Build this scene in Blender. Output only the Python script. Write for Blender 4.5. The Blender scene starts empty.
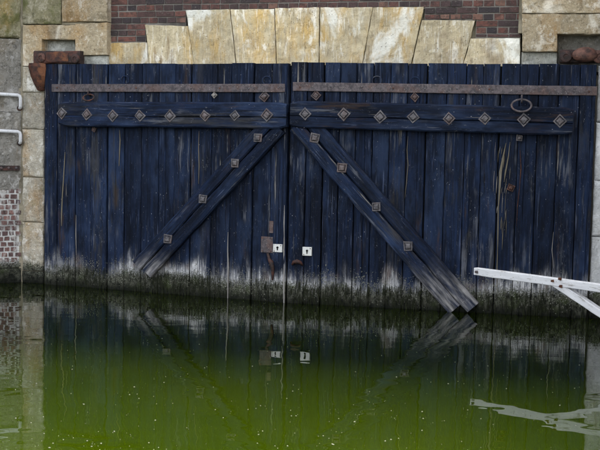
import bpy, math, random
from mathutils import Vector, Matrix, noise as mn
random.seed(11)
SC = bpy.context.scene
COL = SC.collection

# ------------------------------------------------------------------ camera
F = 1100.0                      # focal length in pixels of a 600 px wide picture
CAM = Vector((0.0, 0.0, 1.68))
PITCH = math.atan((225 - 136) / F)
ROLL = 0.020
cam = bpy.data.cameras.new('camera')
cam_o = bpy.data.objects.new('camera', cam)
COL.objects.link(cam_o)
CR = Matrix.Rotation(math.pi / 2 - PITCH, 3, 'X') @ Matrix.Rotation(ROLL, 3, 'Z')
cam_o.matrix_world = Matrix.Translation(CAM) @ CR.to_4x4()
cam.sensor_fit = 'HORIZONTAL'
cam.angle = 2 * math.atan(300 / F)
cam.clip_end = 2000
SC.camera = cam_o

# ------------------------------------------------------------------ world and sun
SUN_EL, SUN_AZ = math.radians(39.6), math.radians(8)      # azimuth from +Y (behind the gate) towards +X
w = bpy.data.worlds.new('World'); SC.world = w; w.use_nodes = True
nt = w.node_tree; nt.nodes.clear()
sky = nt.nodes.new('ShaderNodeTexSky'); sky.sky_type = 'NISHITA'; sky.sun_disc = False
sky.sun_elevation = SUN_EL; sky.sun_rotation = SUN_AZ
sky.air_density = 1.0; sky.dust_density = 4.0; sky.ozone_density = 1.0
hs = nt.nodes.new('ShaderNodeHueSaturation'); hs.inputs['Saturation'].default_value = 0.28   # veiled, milky sky
bg = nt.nodes.new('ShaderNodeBackground'); bg.inputs['Strength'].default_value = 0.05
wo = nt.nodes.new('ShaderNodeOutputWorld')
nt.links.new(sky.outputs[0], hs.inputs['Color']); nt.links.new(hs.outputs[0], bg.inputs['Color'])
nt.links.new(bg.outputs[0], wo.inputs['Surface'])
sl = bpy.data.lights.new('sun', 'SUN'); sl.energy = 5.0; sl.angle = math.radians(34); sl.color = (1.0, 0.95, 0.87)
so = bpy.data.objects.new('sun', sl); COL.objects.link(so)
sd = Vector((math.sin(SUN_AZ) * math.cos(SUN_EL), math.cos(SUN_AZ) * math.cos(SUN_EL), math.sin(SUN_EL)))
so.rotation_euler = sd.to_track_quat('Z', 'Y').to_euler()
so.location = (0, 20, 20)
vs = SC.view_settings
vs.view_transform = 'Standard'; vs.look = 'None'; vs.gamma = 1.0; vs.use_curve_mapping = False
vs.exposure = 4.3
SC.render.engine = 'CYCLES'
SC.render.resolution_x = 1024; SC.render.resolution_y = 768

# ------------------------------------------------------------------ helpers
def ray(px, py):
    return CR @ Vector(((px - 300) / F, (225 - py) / F, -1.0))

def on_level(px, py, z=0.0):
    d = ray(px, py); t = (z - CAM.z) / d.z
    return CAM + d * t

class Frame:
    """vertical plane: x = along it to the right, y = into it, z = up"""
    def __init__(s, o, d):
        s.o = Vector((o[0], o[1])); s.u = Vector((d[0], d[1])).normalized()
        s.v = Vector((-s.u.y, s.u.x)); s.a = math.atan2(s.u.y, s.u.x)
    def uv(s, px, py, off=0.0):
        d = ray(px, py)
        num = (s.o + s.v * off - CAM.xy).dot(s.v)
        t = num / d.xy.dot(s.v)
        p = CAM + d * t
        return (p.xy - s.o).dot(s.u), p.z
    def world(s, u, v, z):
        q = s.o + s.u * u + s.v * v
        return Vector((q.x, q.y, z))

def root(name, loc, rz, label, cat, group=None, kind=None):
    o = bpy.data.objects.new(name, None); COL.objects.link(o)
    o.location = loc; o.rotation_euler = (0, 0, rz); o.empty_display_size = .2
    o['label'] = label; o['category'] = cat
    if group: o['group'] = group
    return o

def obj(name, verts, faces, m, parent=None, loc=(0, 0, 0), rot=(0, 0, 0), smooth=False, mesh=None):
    if mesh is None:
        mesh = bpy.data.meshes.new(name)
        mesh.from_pydata([tuple(v) for v in verts], [], faces)
        mesh.materials.append(m)
        if smooth: mesh.shade_smooth()
        mesh.update()
    o = bpy.data.objects.new(name, mesh); COL.objects.link(o)
    o.parent = parent; o.location = loc; o.rotation_euler = rot
    return o

def box_vf(x0, x1, y0, y1, z0, z1, base=0):
    v = [(x0,y0,z0),(x1,y0,z0),(x1,y1,z0),(x0,y1,z0),(x0,y0,z1),(x1,y0,z1),(x1,y1,z1),(x0,y1,z1)]
    f = [(0,3,2,1),(4,5,6,7),(0,1,5,4),(1,2,6,5),(2,3,7,6),(3,0,4,7)]
    return v, [tuple(i + base for i in q) for q in f]

def loft(rings, close=True, cap=True):
    """rings of equal length -> verts, faces"""
    n = len(rings[0]); v = [p for r in rings for p in r]; f = []
    for k in range(len(rings) - 1):
        for i in range(n if close else n - 1):
            a, b = k*n + i, k*n + (i+1) % n
            f.append((a, b, b + n, a + n))
    if cap:
        f.append(tuple(range(n))[::-1]); f.append(tuple((len(rings)-1)*n + i for i in range(n)))
    return v, f

def tube_vf(pts, r, n=10):
    rings = []
    for i, p in enumerate(pts):
        p = Vector(p); a = Vector(pts[max(i-1, 0)]); b = Vector(pts[min(i+1, len(pts)-1)])
        t = (b - a).normalized(); s = t.orthogonal().normalized()
        if i: # keep frames aligned
            s = (ps - t * ps.dot(t)).normalized()
        ps = s; q = t.cross(s)
        rr = r[i] if isinstance(r, (list, tuple)) else r
        rings.append([p + (s * math.cos(2*math.pi*k/n) + q * math.sin(2*math.pi*k/n)) * rr for k in range(n)])
    return loft(rings)

def nz(x, y, z, s=1.0):
    return mn.noise(Vector((x * s, y * s, z * s)))

def timber(name, parent, p0, p1, wid, dep, m, front, cham=.008, groove=0.0, jit=.002, seg=14, seed=0.0, gx=0.0, taper=0.0, round_end=0.0, bow=0.0):
    """sawn timber in a leaf's own frame, length along its local z; p0, p1 = (u, z) axis ends"""
    du, dz = p1[0]-p0[0], p1[1]-p0[1]; L = math.hypot(du, dz); t = math.atan2(du, dz)
    rings = []
    for k in range(seg + 1):
        z = L * k / seg
        h = wid/2 * (1 - taper * k/seg)
        if round_end and (k == 0 or k == seg): h -= round_end
        j = lambda q, s=7.0: jit * 1.7 * nz(q, z*s, seed)
        l, r = -h + j(1.3) , h + j(5.7)
        b = bow * math.sin(math.pi * k/seg)
        c = cham * (1 + .5 * nz(3.1, z*9, seed))
        pr = [(l, dep), (l, c), (l + c, j(9.1)*.7)]
        if groove:
            gd = groove * max(.12, .65 + 1.1 * nz(2.2, z*1.9, seed)); gw = .0025 + .35*gd
            g0 = gx + .012 * nz(8.8, z*1.7, seed)
            pr += [(g0 - gw, j(4.4)*.7), (g0, gd), (g0 + gw, j(6.4)*.7)]
        else:
            pr += [((l+r)/2, j(4.4)*.9)]
        pr += [(r - c, j(7.9)*.7), (r, c), (r, dep)]
        rings.append([(x + b, y, z) for x, y in pr])
    v, f = loft(rings)
    return obj(name, v, f, m, parent, (p0[0], front, p0[1]), (0, t, 0))

def stone_vf(q, dep, rough=.012, edge=.012, n=None, rnd=(1,1,1,1), seed=0., base=0, off=0.):
    """q: four (u,z) corners: bottom-left, bottom-right, top-right, top-left; front at y=off, roughened; rnd = which edges wear (b,r,t,l)"""
    wx = max(abs(q[1][0]-q[0][0]), abs(q[2][0]-q[3][0])); hz = max(abs(q[3][1]-q[0][1]), abs(q[2][1]-q[1][1]))
    nx = n or max(5, min(26, int(wx / .02))); ny = n or max(5, min(26, int(hz / .02)))
    def warp(i, m):   # finer towards the edges
        t = i / m
        return .5 - .5*math.cos(math.pi*t) if m > 3 else t
    V = []; Fc = []
    for j in range(ny + 1):
        b = warp(j, ny)
        for i in range(nx + 1):
            a = warp(i, nx)
            u = (q[0][0]*(1-a)+q[1][0]*a)*(1-b) + (q[3][0]*(1-a)+q[2][0]*a)*b
            z = (q[0][1]*(1-a)+q[1][1]*a)*(1-b) + (q[3][1]*(1-a)+q[2][1]*a)*b
            d = []
            if rnd[3]: d.append(a * wx)
            if rnd[1]: d.append((1-a) * wx)
            if rnd[0]: d.append(b * hz)
            if rnd[2]: d.append((1-b) * hz)
            e = min(d) if d else 1
            ew = edge * (1 + 1.2*nz(u, seed + 3, z, 6))
            y = off + rough*(nz(u, seed, z, 5) + .5*nz(u, seed, z, 13) + .35*nz(u, seed, z, 31))
            if e < ew: y += ew * (1 - math.sqrt(max(0, 1 - (1 - e/ew)**2))) if ew > 0 else 0
            # chipped outline
            if e < 1e-5:
                u += .005*nz(z, seed, u, 11) + .003*nz(z, seed, u, 37); z += .005*nz(u, seed+7, z, 11) + .003*nz(u, seed+7, z, 37)
            V.append((u, y, z))
    W = nx + 1
    for j in range(ny):
        for i in range(nx):
            a = j*W + i; Fc.append((a, a+1, a+W+1, a+W))
    loop = [i for i in range(nx+1)] + [j*W + nx for j in range(1, ny+1)] + [ny*W + i for i in range(nx-1, -1, -1)] + [j*W for j in range(ny-1, 0, -1)]
    b0 = len(V)
    for i in loop: V.append((V[i][0], off + dep, V[i][2]))
    for k in range(len(loop)):
        k2 = (k+1) % len(loop)
        Fc.append((loop[k2], loop[k], b0 + k, b0 + k2))
    Fc.append(tuple(b0 + k for k in range(len(loop))))
    return V, [tuple(i + base for i in f) for f in Fc]

def stone(name, parent, q, dep, m, off=0., **k):
    k.setdefault('edge', .007); k.setdefault('rough', .024)
    v, f = stone_vf(q, dep, off=off, **k)
    return obj(name, v, f, m, parent, smooth=False)

# ------------------------------------------------------------------ materials
class G:
    def __init__(s, name):
        s.m = bpy.data.materials.new(name); s.m.use_nodes = True
        s.t = s.m.node_tree; s.t.nodes.clear()
        s.out = s.t.nodes.new('ShaderNodeOutputMaterial'); s.b = s.t.nodes.new('ShaderNodeBsdfPrincipled')
        s.t.links.new(s.b.outputs[0], s.out.inputs['Surface'])
        tc = s.t.nodes.new('ShaderNodeTexCoord'); oi = s.t.nodes.new('ShaderNodeObjectInfo'); ge = s.t.nodes.new('ShaderNodeNewGeometry')
        s.obj = tc.outputs['Object']; s.rnd = oi.outputs['Random']; s.pos = ge.outputs['Position']
        sp = s.t.nodes.new('ShaderNodeSeparateXYZ'); s.t.links.new(s.pos, sp.inputs[0]); s.z = sp.outputs['Z']
        cb = s.t.nodes.new('ShaderNodeCombineXYZ')
        r1 = s.ma('MULTIPLY', s.rnd, 41.0); r2 = s.ma('MULTIPLY', s.rnd, 17.0)
        for i, r in enumerate((r1, r2, r1)): s.t.links.new(r, cb.inputs[i])
        a = s.t.nodes.new('ShaderNodeVectorMath'); a.operation = 'ADD'
        s.t.links.new(s.obj, a.inputs[0]); s.t.links.new(cb.outputs[0], a.inputs[1]); s.co = a.outputs[0]
    def put(s, sock, v):
        if isinstance(v, (int, float)): sock.default_value = v
        elif isinstance(v, (tuple, list)): sock.default_value = tuple(v) + (1,) if len(v) == 3 and sock.type == 'RGBA' else v
        else: s.t.links.new(v, sock)
    def ma(s, op, a, b=0.0, c=False):
        n = s.t.nodes.new('ShaderNodeMath'); n.operation = op; n.use_clamp = c
        s.put(n.inputs[0], a); s.put(n.inputs[1], b); return n.outputs[0]
    def sc(s, v, k):
        n = s.t.nodes.new('ShaderNodeVectorMath'); n.operation = 'MULTIPLY'; s.put(n.inputs[0], v); n.inputs[1].default_value = k; return n.outputs[0]
    def noise(s, scale, detail=4, rough=.6, co=None, st=(1,1,1), dist=0.):
        n = s.t.nodes.new('ShaderNodeTexNoise'); s.put(n.inputs['Vector'], s.sc(co or s.co, st))
        n.inputs['Scale'].default_value = scale; n.inputs['Detail'].default_value = detail; n.inputs['Roughness'].default_value = rough
        n.inputs['Distortion'].default_value = dist
        return n.outputs['Fac']
    def vor(s, scale, co=None, st=(1,1,1), feat='F1'):
        n = s.t.nodes.new('ShaderNodeTexVoronoi'); n.feature = feat; s.put(n.inputs['Vector'], s.sc(co or s.co, st)); n.inputs['Scale'].default_value = scale
        return n.outputs['Distance']
    def step(s, v, a, b):
        n = s.t.nodes.new('ShaderNodeMapRange'); n.interpolation_type = 'SMOOTHSTEP'; n.clamp = True
        s.put(n.inputs['Value'], v); s.put(n.inputs['From Min'], a); s.put(n.inputs['From Max'], b)
        return n.outputs['Result']
    def mix(s, f, a, b, mode='MIX'):
        n = s.t.nodes.new('ShaderNodeMix'); n.data_type = 'RGBA'; n.blend_type = mode; n.clamp_factor = True
        s.put(n.inputs[0], f); s.put(n.inputs[6], a); s.put(n.inputs[7], b); return n.outputs[2]
    def ramp(s, v, stops):
        n = s.t.nodes.new('ShaderNodeValToRGB'); s.put(n.inputs[0], v); e = n.color_ramp.elements
        while len(e) < len(stops): e.new(.5)
        for k, (p, c) in enumerate(stops): e[k].position = p; e[k].color = tuple(c) + (1,)
        return n.outputs[0]
    def bump(s, h, dist=.003, st=1.0):
        n = s.t.nodes.new('ShaderNodeBump'); n.inputs['Strength'].default_value = st; n.inputs['Distance'].default_value = dist
        s.put(n.inputs['Height'], h); s.t.links.new(n.outputs[0], s.b.inputs['Normal'])
    def fin(s, col, rough=.8, spec=.3, metal=0.):
        s.put(s.b.inputs['Base Color'], col); s.put(s.b.inputs['Roughness'], rough); s.put(s.b.inputs['Specular IOR Level'], spec)
        s.put(s.b.inputs['Metallic'], metal); return s.m

def tide(g, col, weed_top=.20, salt=True, salt_top=.42, salt_amt=1.0):
    """water-line growth: dark weed, pale speckles and a salt bloom, by height above the water (world position)"""
    P = g.pos
    rag = g.noise(9, 3, .6, P, (1, 1, .16)); rag2 = g.noise(3.0, 2, .5, P, (1, 1, .5)); fine = g.noise(70, 3, .7, P)
    if salt:
        h = g.ma('ADD', g.z, g.ma('MULTIPLY', g.ma('SUBTRACT', rag, .5), -.42))
        h = g.ma('ADD', h, g.ma('MULTIPLY', g.ma('SUBTRACT', rag2, .5), -.55))
        sm = g.ma('POWER', g.step(h, salt_top, weed_top - .08), 1.5)
        sm = g.ma('MULTIPLY', sm, g.ma('ADD', g.step(g.noise(34, 6, .8, P, (1, 1, .30)), .32, .66), g.ma('MULTIPLY', g.step(h, weed_top + .14, weed_top - .02), .45), True))
        sm = g.ma('MULTIPLY', sm, g.ma('ADD', .30, g.step(g.noise(1.1, 2, .5, P, (1, 1, .3)), .36, .54)), True)
        sm = g.ma('MULTIPLY', sm, g.ma('ADD', .35, g.step(g.noise(75, 4, .7, P, (1, 1, .05)), .40, .60)), True)
        sm = g.ma('MULTIPLY', sm, salt_amt)
        col = g.mix(sm, col, g.mix(g.noise(20, 3, .6, P), (.28, .28, .30), (.60, .59, .57)))
        # brown rot just above the growth
        br = g.ma('MULTIPLY', g.step(g.noise(4.5, 3, .6, P, (1, 1, .7)), .55, .68), g.step(h, weed_top + .16, weed_top))
        col = g.mix(g.ma('MULTIPLY', br, .55), col, (.09, .05, .03))
    hw = g.ma('ADD', g.z, g.ma('MULTIPLY', g.ma('SUBTRACT', fine, .5), -.26))
    hw = g.ma('ADD', hw, g.ma('MULTIPLY', g.ma('SUBTRACT', rag2, .5), -.22))
    wm = g.step(hw, weed_top + .05, weed_top - .05)
    sp = g.step(g.noise(120, 3, .7, P), .56, .64)
    sp = g.ma('MULTIPLY', sp, g.step(g.noise(12, 2, .5, P), .44, .58))
    sp = g.ma('MULTIPLY', sp, g.step(hw, .02, .16))
    weed = g.mix(g.step(g.noise(30, 5, .8, P, (1, 1, .7)), .36, .66), (.006, .007, .005), (.085, .085, .064))
    weed = g.mix(g.step(g.noise(6, 3, .6, P), .5, .7), weed, (.030, .038, .014))
    weed = g.mix(g.ma('MULTIPLY', g.step(g.ma('ADD', g.z, g.ma('MULTIPLY', g.noise(8, 4, .7, P), .14)), .19, .07), .9), weed, (.0025, .0035, .002))
    weed = g.mix(g.ma('MULTIPLY', sp, .8), weed, (.30, .31, .25))
    return g.mix(wm, col, weed), wm

def m_timber(name='blue_painted_timber', wear=False):
    g = G(name)
    st = (1, 1, .05)
    gr = g.noise(42, 5, .7, st=st); gr2 = g.noise(120, 4, .7, st=(1, 1, .035)); blot = g.noise(2.6, 4, .65, st=(1, 1, .45)); blot2 = g.noise(7, 4, .7, st=(1, 1, .3))
    col = g.ramp(gr, [(.30, (.0030, .0052, .011)), (.47, (.0078, .0142, .034)), (.70, (.016, .031, .078))])
    col = g.mix(g.step(blot, .46, .70), col, g.mix(gr2, (.011, .021, .056), (.042, .070, .140)))
    col = g.mix(g.ma('MULTIPLY', g.step(blot2, .47, .64), .7), col, (.0032, .0055, .012))
    tone = g.ma('ADD', .46, g.ma('MULTIPLY', g.rnd, .36))
    n = g.t.nodes.new('ShaderNodeVectorMath'); n.operation = 'SCALE'; g.put(n.inputs[0], col); g.put(n.inputs['Scale'], tone); col = n.outputs[0]
    # long worn streaks down the grain, small pale chips and scuffs
    s1 = g.ma('MULTIPLY', g.step(g.noise(30, 3, .6, st=(1, 1, .022)), .655, .70), g.step(g.noise(5, 3, .6, st=(1, 1, .5)), .50, .60))
    col = g.mix(g.ma('MULTIPLY', s1, .75), col, g.mix(blot2, (.05, .045, .04), (.27, .25, .22)))
    s2 = g.step(g.noise(34, 6, .8, st=(1, 1, .5)), .635, .69)
    col = g.mix(g.ma('MULTIPLY', s2, .55), col, (.15, .16, .20))
    s4 = g.ma('MULTIPLY', g.step(g.noise(75, 3, .6, st=(1, 1, .03)), .60, .68), g.step(g.noise(4, 3, .6, st=(1, 1, .4)), .48, .60))
    col = g.mix(g.ma('MULTIPLY', s4, .5), col, (.085, .105, .17))
    s5 = g.ma('MULTIPLY', g.step(g.noise(55, 3, .6, st=(1, 1, .03)), .60, .66), g.step(g.noise(3, 3, .6, st=(1, 1, .35)), .50, .62))
    col = g.mix(g.ma('MULTIPLY', s5, .8), col, (.0025, .003, .005))
    s3 = g.ma('MULTIPLY', g.step(g.vor(24, st=(1.3, 1, .6)), .085, .05), g.step(g.noise(3.3, 2), .5, .58))
    col = g.mix(s3, col, (.34, .34, .35))
    gy = g.step(g.noise(6, 5, .75, st=(1, 1, .12), dist=.3), .52, .66)      # greyed boards where the paint has gone
    col = g.mix(g.ma('MULTIPLY', gy, g.ma('MULTIPLY', g.step(g.rnd, .35, .9), .75)), col, g.mix(gr, (.010, .010, .010), (.060, .058, .054)))
    rn = g.ma('MULTIPLY', g.step(g.noise(22, 5, .7, st=(1, 1, .06)), .52, .62), g.step(g.noise(2.2, 4, .65, st=(1, 1, .5)), .50, .64))
    col = g.mix(g.ma('MULTIPLY', rn, .42), col, g.mix(gr2, (.10, .11, .13), (.24, .24, .25)))
    s6 = g.step(g.noise(110, 4, .75, st=(1, 1, .35)), .655, .70)
    col = g.mix(g.ma('MULTIPLY', s6, .42), col, (.17, .18, .22))
    bs = g.ma('MULTIPLY', g.step(g.noise(8, 5, .75, st=(1, 1, .14)), .55, .68), g.step(g.noise(1.6, 3, .6, st=(1, 1, .6)), .46, .60))
    col = g.mix(g.ma('MULTIPLY', bs, .6), col, g.mix(gr, (.012, .008, .006), (.070, .042, .026)))
    fl = g.ma('MULTIPLY', g.step(g.noise(60, 6, .8, st=(1, 1, .4), dist=.6), .59, .64), g.step(g.noise(5, 4, .7, st=(1, 1, .6)), .50, .60))     # flaked specks of bare grey wood
    col = g.mix(g.ma('MULTIPLY', fl, .55), col, (.20, .20, .21))
    if wear:
        e = g.ma('MULTIPLY', g.step(g.noise(16, 4, .7, st=(1, 1, .12)), .34, .74), g.step(g.ma('ADD', g.z, g.ma('MULTIPLY', g.noise(5, 2), .3)), .66, .24))
        col = g.mix(e, col, g.mix(g.noise(40, 3, .7, st=(1, 1, .1)), (.16, .145, .14), (.55, .53, .51)))
    else:
        col, wm = tide(g, col)
    g.bump(g.ma('ADD', g.ma('MULTIPLY', gr2, .5), g.ma('ADD', gr, g.ma('MULTIPLY', s2, -.3))), .006, 1.0)
    return g.fin(col, g.ma('ADD', .55, g.ma('MULTIPLY', gr, .3)), .10)

def m_barewood(c0, c1, name):
    g = G(name); gr = g.noise(90, 4, .7, st=(1, 1, .05))
    g.bump(gr, .003); return g.fin(g.mix(gr, c0, c1), .85, .2)

def m_stone(name, base, dark, ochre, pale, weed=False, ochre_amt=.8, soot=.5, green=0., iso=False):
    g = G(name)
    k = 1.0 if iso else .0
    blot = g.noise(3.2, 5, .65, st=(1, 1, .42)); strk = g.noise(15 - 8*k, 6, .72, st=(1, 1, .16 + .6*k), dist=.5); fine = g.noise(55, 5, .75); mid = g.noise(11, 5, .7); big = g.noise(1.7, 3, .6)
    col = g.mix(g.step(mid, .3, .7), base, tuple(c * .72 for c in base))
    col = g.mix(g.ma('MULTIPLY', g.step(g.ma('ADD', g.ma('MULTIPLY', blot, .7), g.ma('MULTIPLY', strk, .3)), .46, .62), ochre_amt), col, ochre)
    col = g.mix(g.ma('MULTIPLY', g.step(g.ma('ADD', g.ma('MULTIPLY', strk, .65), g.ma('MULTIPLY', big, .35)), .53, .62), .75), col, pale)
    col = g.mix(g.ma('MULTIPLY', g.step(g.noise(19 - 8*k, 5, .78, st=(1, 1, .25 + .6*k)), .56, .68), soot), col, dark)
    col = g.mix(g.ma('MULTIPLY', g.step(g.noise(44, 4, .7, st=(1, 1, .09 + .8*k)), .55, .66), .40), col, pale)
    col = g.mix(g.ma('MULTIPLY', g.step(g.noise(36, 4, .7, st=(1, 1, .09 + .7*k)), .56, .66), .5 * soot + .1), col, tuple(c * 1.6 for c in dark))
    col = g.mix(g.ma('MULTIPLY', g.step(fine, .56, .70), .5), col, dark)
    col = g.mix(g.ma('MULTIPLY', g.step(g.noise(6, 5, .7, st=(1, 1, .6)), .60, .66), .5), col, pale)
    lime = g.step(g.noise(2.3, 5, .62, st=(1, 1, .5), dist=.6), .54, .66)
    col = g.mix(g.ma('MULTIPLY', lime, .75), col, tuple(min(.8, c * 1.08) for c in pale))
    dirt = g.step(g.noise(1.9, 5, .65, st=(1, 1, .7)), .56, .70)
    col = g.mix(g.ma('MULTIPLY', dirt, .8 * soot + .1), col, tuple(c * 1.7 for c in dark))
    run = g.ma('MULTIPLY', g.step(g.noise(9, 5, .7, st=(1, 1, .10), dist=.4), .55, .66), g.step(g.noise(1.4, 3, .6), .46, .6))
    col = g.mix(g.ma('MULTIPLY', run, .6), col, (.15, .09, .04))
    pit = g.ma('MULTIPLY', g.step(g.vor(38, st=(1, 1, .8)), .20, .10), g.step(g.noise(7, 3, .6), .46, .58))
    col = g.mix(g.ma('MULTIPLY', pit, .6), col, dark)
    if green: col = g.mix(g.ma('MULTIPLY', g.step(g.noise(5, 5, .7), .48, .66), green), col, (.09, .095, .03))
    if weed: col, _ = tide(g, col, .24, False)
    tone = g.ma('ADD', .80, g.ma('MULTIPLY', g.rnd, .36))
    n = g.t.nodes.new('ShaderNodeVectorMath'); n.operation = 'SCALE'; g.put(n.inputs[0], col); g.put(n.inputs['Scale'], tone)
    g.bump(g.ma('ADD', g.ma('MULTIPLY', fine, .6), g.ma('ADD', mid, g.ma('SUBTRACT', g.ma('MULTIPLY', strk, .9), g.ma('MULTIPLY', pit, .35)))), .022 if iso else .010, 1.0)
    return g.fin(n.outputs[0], .88, .15)

def m_brick(name, tones, weed=False):
    g = G(name)
    fine = g.noise(60, 5, .7); mid = g.noise(14, 4, .7)
    col = g.ramp(g.rnd, tones)
    col = g.mix(g.ma('MULTIPLY', g.step(mid, .42, .66), .8), col, (.036, .028, .026))
    col = g.mix(g.ma('MULTIPLY', g.step(fine, .58, .70), .35), col, (.32, .28, .25))
    if weed:
        col = g.mix(g.ma('MULTIPLY', g.step(g.noise(9, 5, .75, g.pos, (1, 1, .45)), .47, .60), .8), col, (.46, .45, .42))
        col, _ = tide(g, col, .24, False)
    g.bump(g.ma('ADD', fine, mid), .008, .8)
    return g.fin(col, .9, .2)

def m_mortar(name, c0, c1, weed=False):
    g = G(name); a = g.noise(30, 5, .7); b = g.noise(2.5, 4, .6)
    col = g.mix(a, c0, c1); col = g.mix(g.step(b, .45, .7), col, tuple(c * .45 for c in c0))
    if weed: col, _ = tide(g, col, .24, False)
    g.bump(a, .01); return g.fin(col, .95, .15)

def m_iron(name, c0, c1, c2, flake=.55, pale=0.):
    g = G(name); a = g.noise(22, 5, .75); b = g.noise(70, 4, .7); c = g.noise(6, 4, .7)
    col = g.mix(g.step(a, .38, .62), c0, c1); col = g.mix(g.ma('MULTIPLY', g.step(c, .48, .62), flake), col, c2)
    if pale: col = g.mix(g.ma('MULTIPLY', g.step(b, .60, .70), pale), col, (.38, .35, .31))
    g.bump(g.ma('ADD', a, b), .004, .8); return g.fin(col, .72, .35)

def m_white(name, tint=(.52, .52, .53)):
    g = G(name); a = g.noise(50, 4, .75, st=(1, 1, .15)); b = g.noise(8, 4, .7)
    col = g.mix(g.step(a, .54, .68), tint, (.24, .23, .21)); col = g.mix(g.ma('MULTIPLY', g.step(b, .55, .7), .5), col, (.50, .49, .46))
    col = g.mix(g.ma('MULTIPLY', g.step(g.vor(30), .13, .07), .7), col, (.16, .13, .11))
    g.bump(a, .003, .6); return g.fin(col, .6, .35)

def m_water():
    g = G('green_canal_water'); P = g.pos
    n1 = g.noise(1.25, 2, .40, P, (1, 1.0, 1)); n2 = g.noise(4.5, 1, .4, P, (1, 1.3, 1)); cl = g.noise(.5, 4, .6, P)
    col = g.mix(g.step(cl, .3, .7), (.0044, .0078, .0001), (.0059, .0095, .0002))
    g.bump(g.ma('ADD', g.ma('MULTIPLY', n1, 1.0), g.ma('MULTIPLY', n2, .24)), .0058, 1.0)
    g.b.inputs['IOR'].default_value = 1.333
    return g.fin(col, .0, .5)

def m_flat(name, c, rough=.9, scale=8, var=.5):
    g = G(name); a = g.noise(scale, 5, .7); g.bump(a, .01)
    return g.fin(g.mix(a, c, tuple(x * var for x in c)), rough, .2)

M_T = m_timber()
M_TB = m_timber('worn_blue_brace_timber', True)
M_BARE = m_barewood((.055, .050, .038), (.22, .19, .135), 'bare_split_wood')
M_END = m_barewood((.13, .12, .11), (.34, .32, .30), 'weathered_end_grain')
M_LIGHTBLOCK = m_barewood((.004, .005, .006), (.010, .011, .013), 'light_block_dark')  # near-black colour for the added light-blocking board behind the planks
M_VOUS = m_stone('voussoir_stone', (.52, .44, .29), (.11, .08, .05), (.48, .31, .095), (.80, .77, .68))
M_PIER = m_stone('pier_stone', (.42, .345, .23), (.060, .043, .028), (.36, .21, .075), (.68, .63, .53), ochre_amt=.6, iso=True)
M_JAMB = m_stone('jamb_stone', (.44, .40, .32), (.07, .06, .045), (.35, .21, .08), (.72, .70, .65), weed=True, ochre_amt=.55, green=.22, iso=True)
M_RJAMB = m_stone('pale_jamb_stone', (.62, .62, .61), (.20, .20, .19), (.46, .42, .34), (.76, .76, .76), weed=True, ochre_amt=.3, soot=.3, iso=True)
M_GREYW = m_stone('grey_wall_stone', (.26, .245, .215), (.05, .046, .04), (.22, .18, .12), (.50, .485, .46), weed=True, ochre_amt=.5, soot=.7, iso=True)
M_GREEN = m_stone('mossy_stone', (.22, .20, .12), (.06, .055, .035), (.24, .17, .06), (.36, .33, .25), green=.8, iso=True)
M_RECESS = m_stone('recess_stone', (.34, .34, .30), (.08, .08, .07), (.30, .26, .18), (.5, .5, .46), ochre_amt=.2, iso=True)
M_BRICK = m_brick('dark_red_brick', [(0, (.035, .030, .032)), (.3, (.062, .040, .038)), (.6, (.10, .050, .042)), (.85, (.135, .058, .045)), (1, (.17, .10, .075))])
M_PBRICK = m_brick('purple_brick', [(0, (.085, .055, .055)), (.5, (.13, .075, .068)), (1, (.19, .10, .085))], True)
M_JOINT = m_mortar('stone_coloured_mortar', (.20, .175, .125), (.33, .29, .21))
M_MORT = m_mortar('grey_mortar', (.13, .118, .105), (.24, .22, .195))
M_PMORT = m_mortar('pale_mortar', (.42, .41, .39), (.60, .59, .57), True)
M_STRAP = m_iron('iron_strap', (.040, .034, .037), (.10, .082, .085), (.085, .042, .030), .5, .6)
M_WASH = m_iron('iron_washer', (.050, .047, .052), (.13, .12, .125), (.105, .062, .050), .42, .5)
M_RUST = m_iron('red_rust', (.022, .010, .008), (.080, .027, .015), (.24, .09, .030), .42)
M_DRUST = m_iron('dark_rust', (.010, .008, .008), (.040, .020, .016), (.10, .035, .024), .6)
M_PRUST = m_iron('pink_rust', (.030, .016, .013), (.11, .048, .034), (.17, .085, .06), .4)
M_WHITE = m_white('weathered_white_paint')
M_PLATE = m_white('white_enamel', (.55, .55, .52))
M_BLACK = m_flat('black_hole', (.006, .006, .006))
M_WATER = m_water()
M_BARN = m_flat('pale_barnacle', (.28, .28, .23), .9, 40, .35)
M_SPECK = m_flat('pale_floating_fluff', (.20, .20, .17), .9, 4, .6)
M_PAVE = m_flat('grey_paving', (.26, .25, .23), .9, 3, .6)

# ------------------------------------------------------------------ layout: two leaves meeting in a shallow mitre
HL = Vector((-2.78, 12.0)); AP = Vector((-0.12, 11.0)); HR = Vector((2.81, 10.4))
LEFT = Frame(HL, AP - HL); RIGHT = Frame(HR, HR - AP)
WALL = Frame(HL, HR - HL)
WALL_TOP = 4.3

# ------------------------------------------------------------------ water and banks
def ground():
    v = [(-400, -400, 0), (400, -400, 0), (400, 400, 0), (-400, 400, 0)]
    o = obj('water', v, [(0, 1, 2, 3)], M_WATER); o['kind'] = 'structure'
ground()

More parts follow.
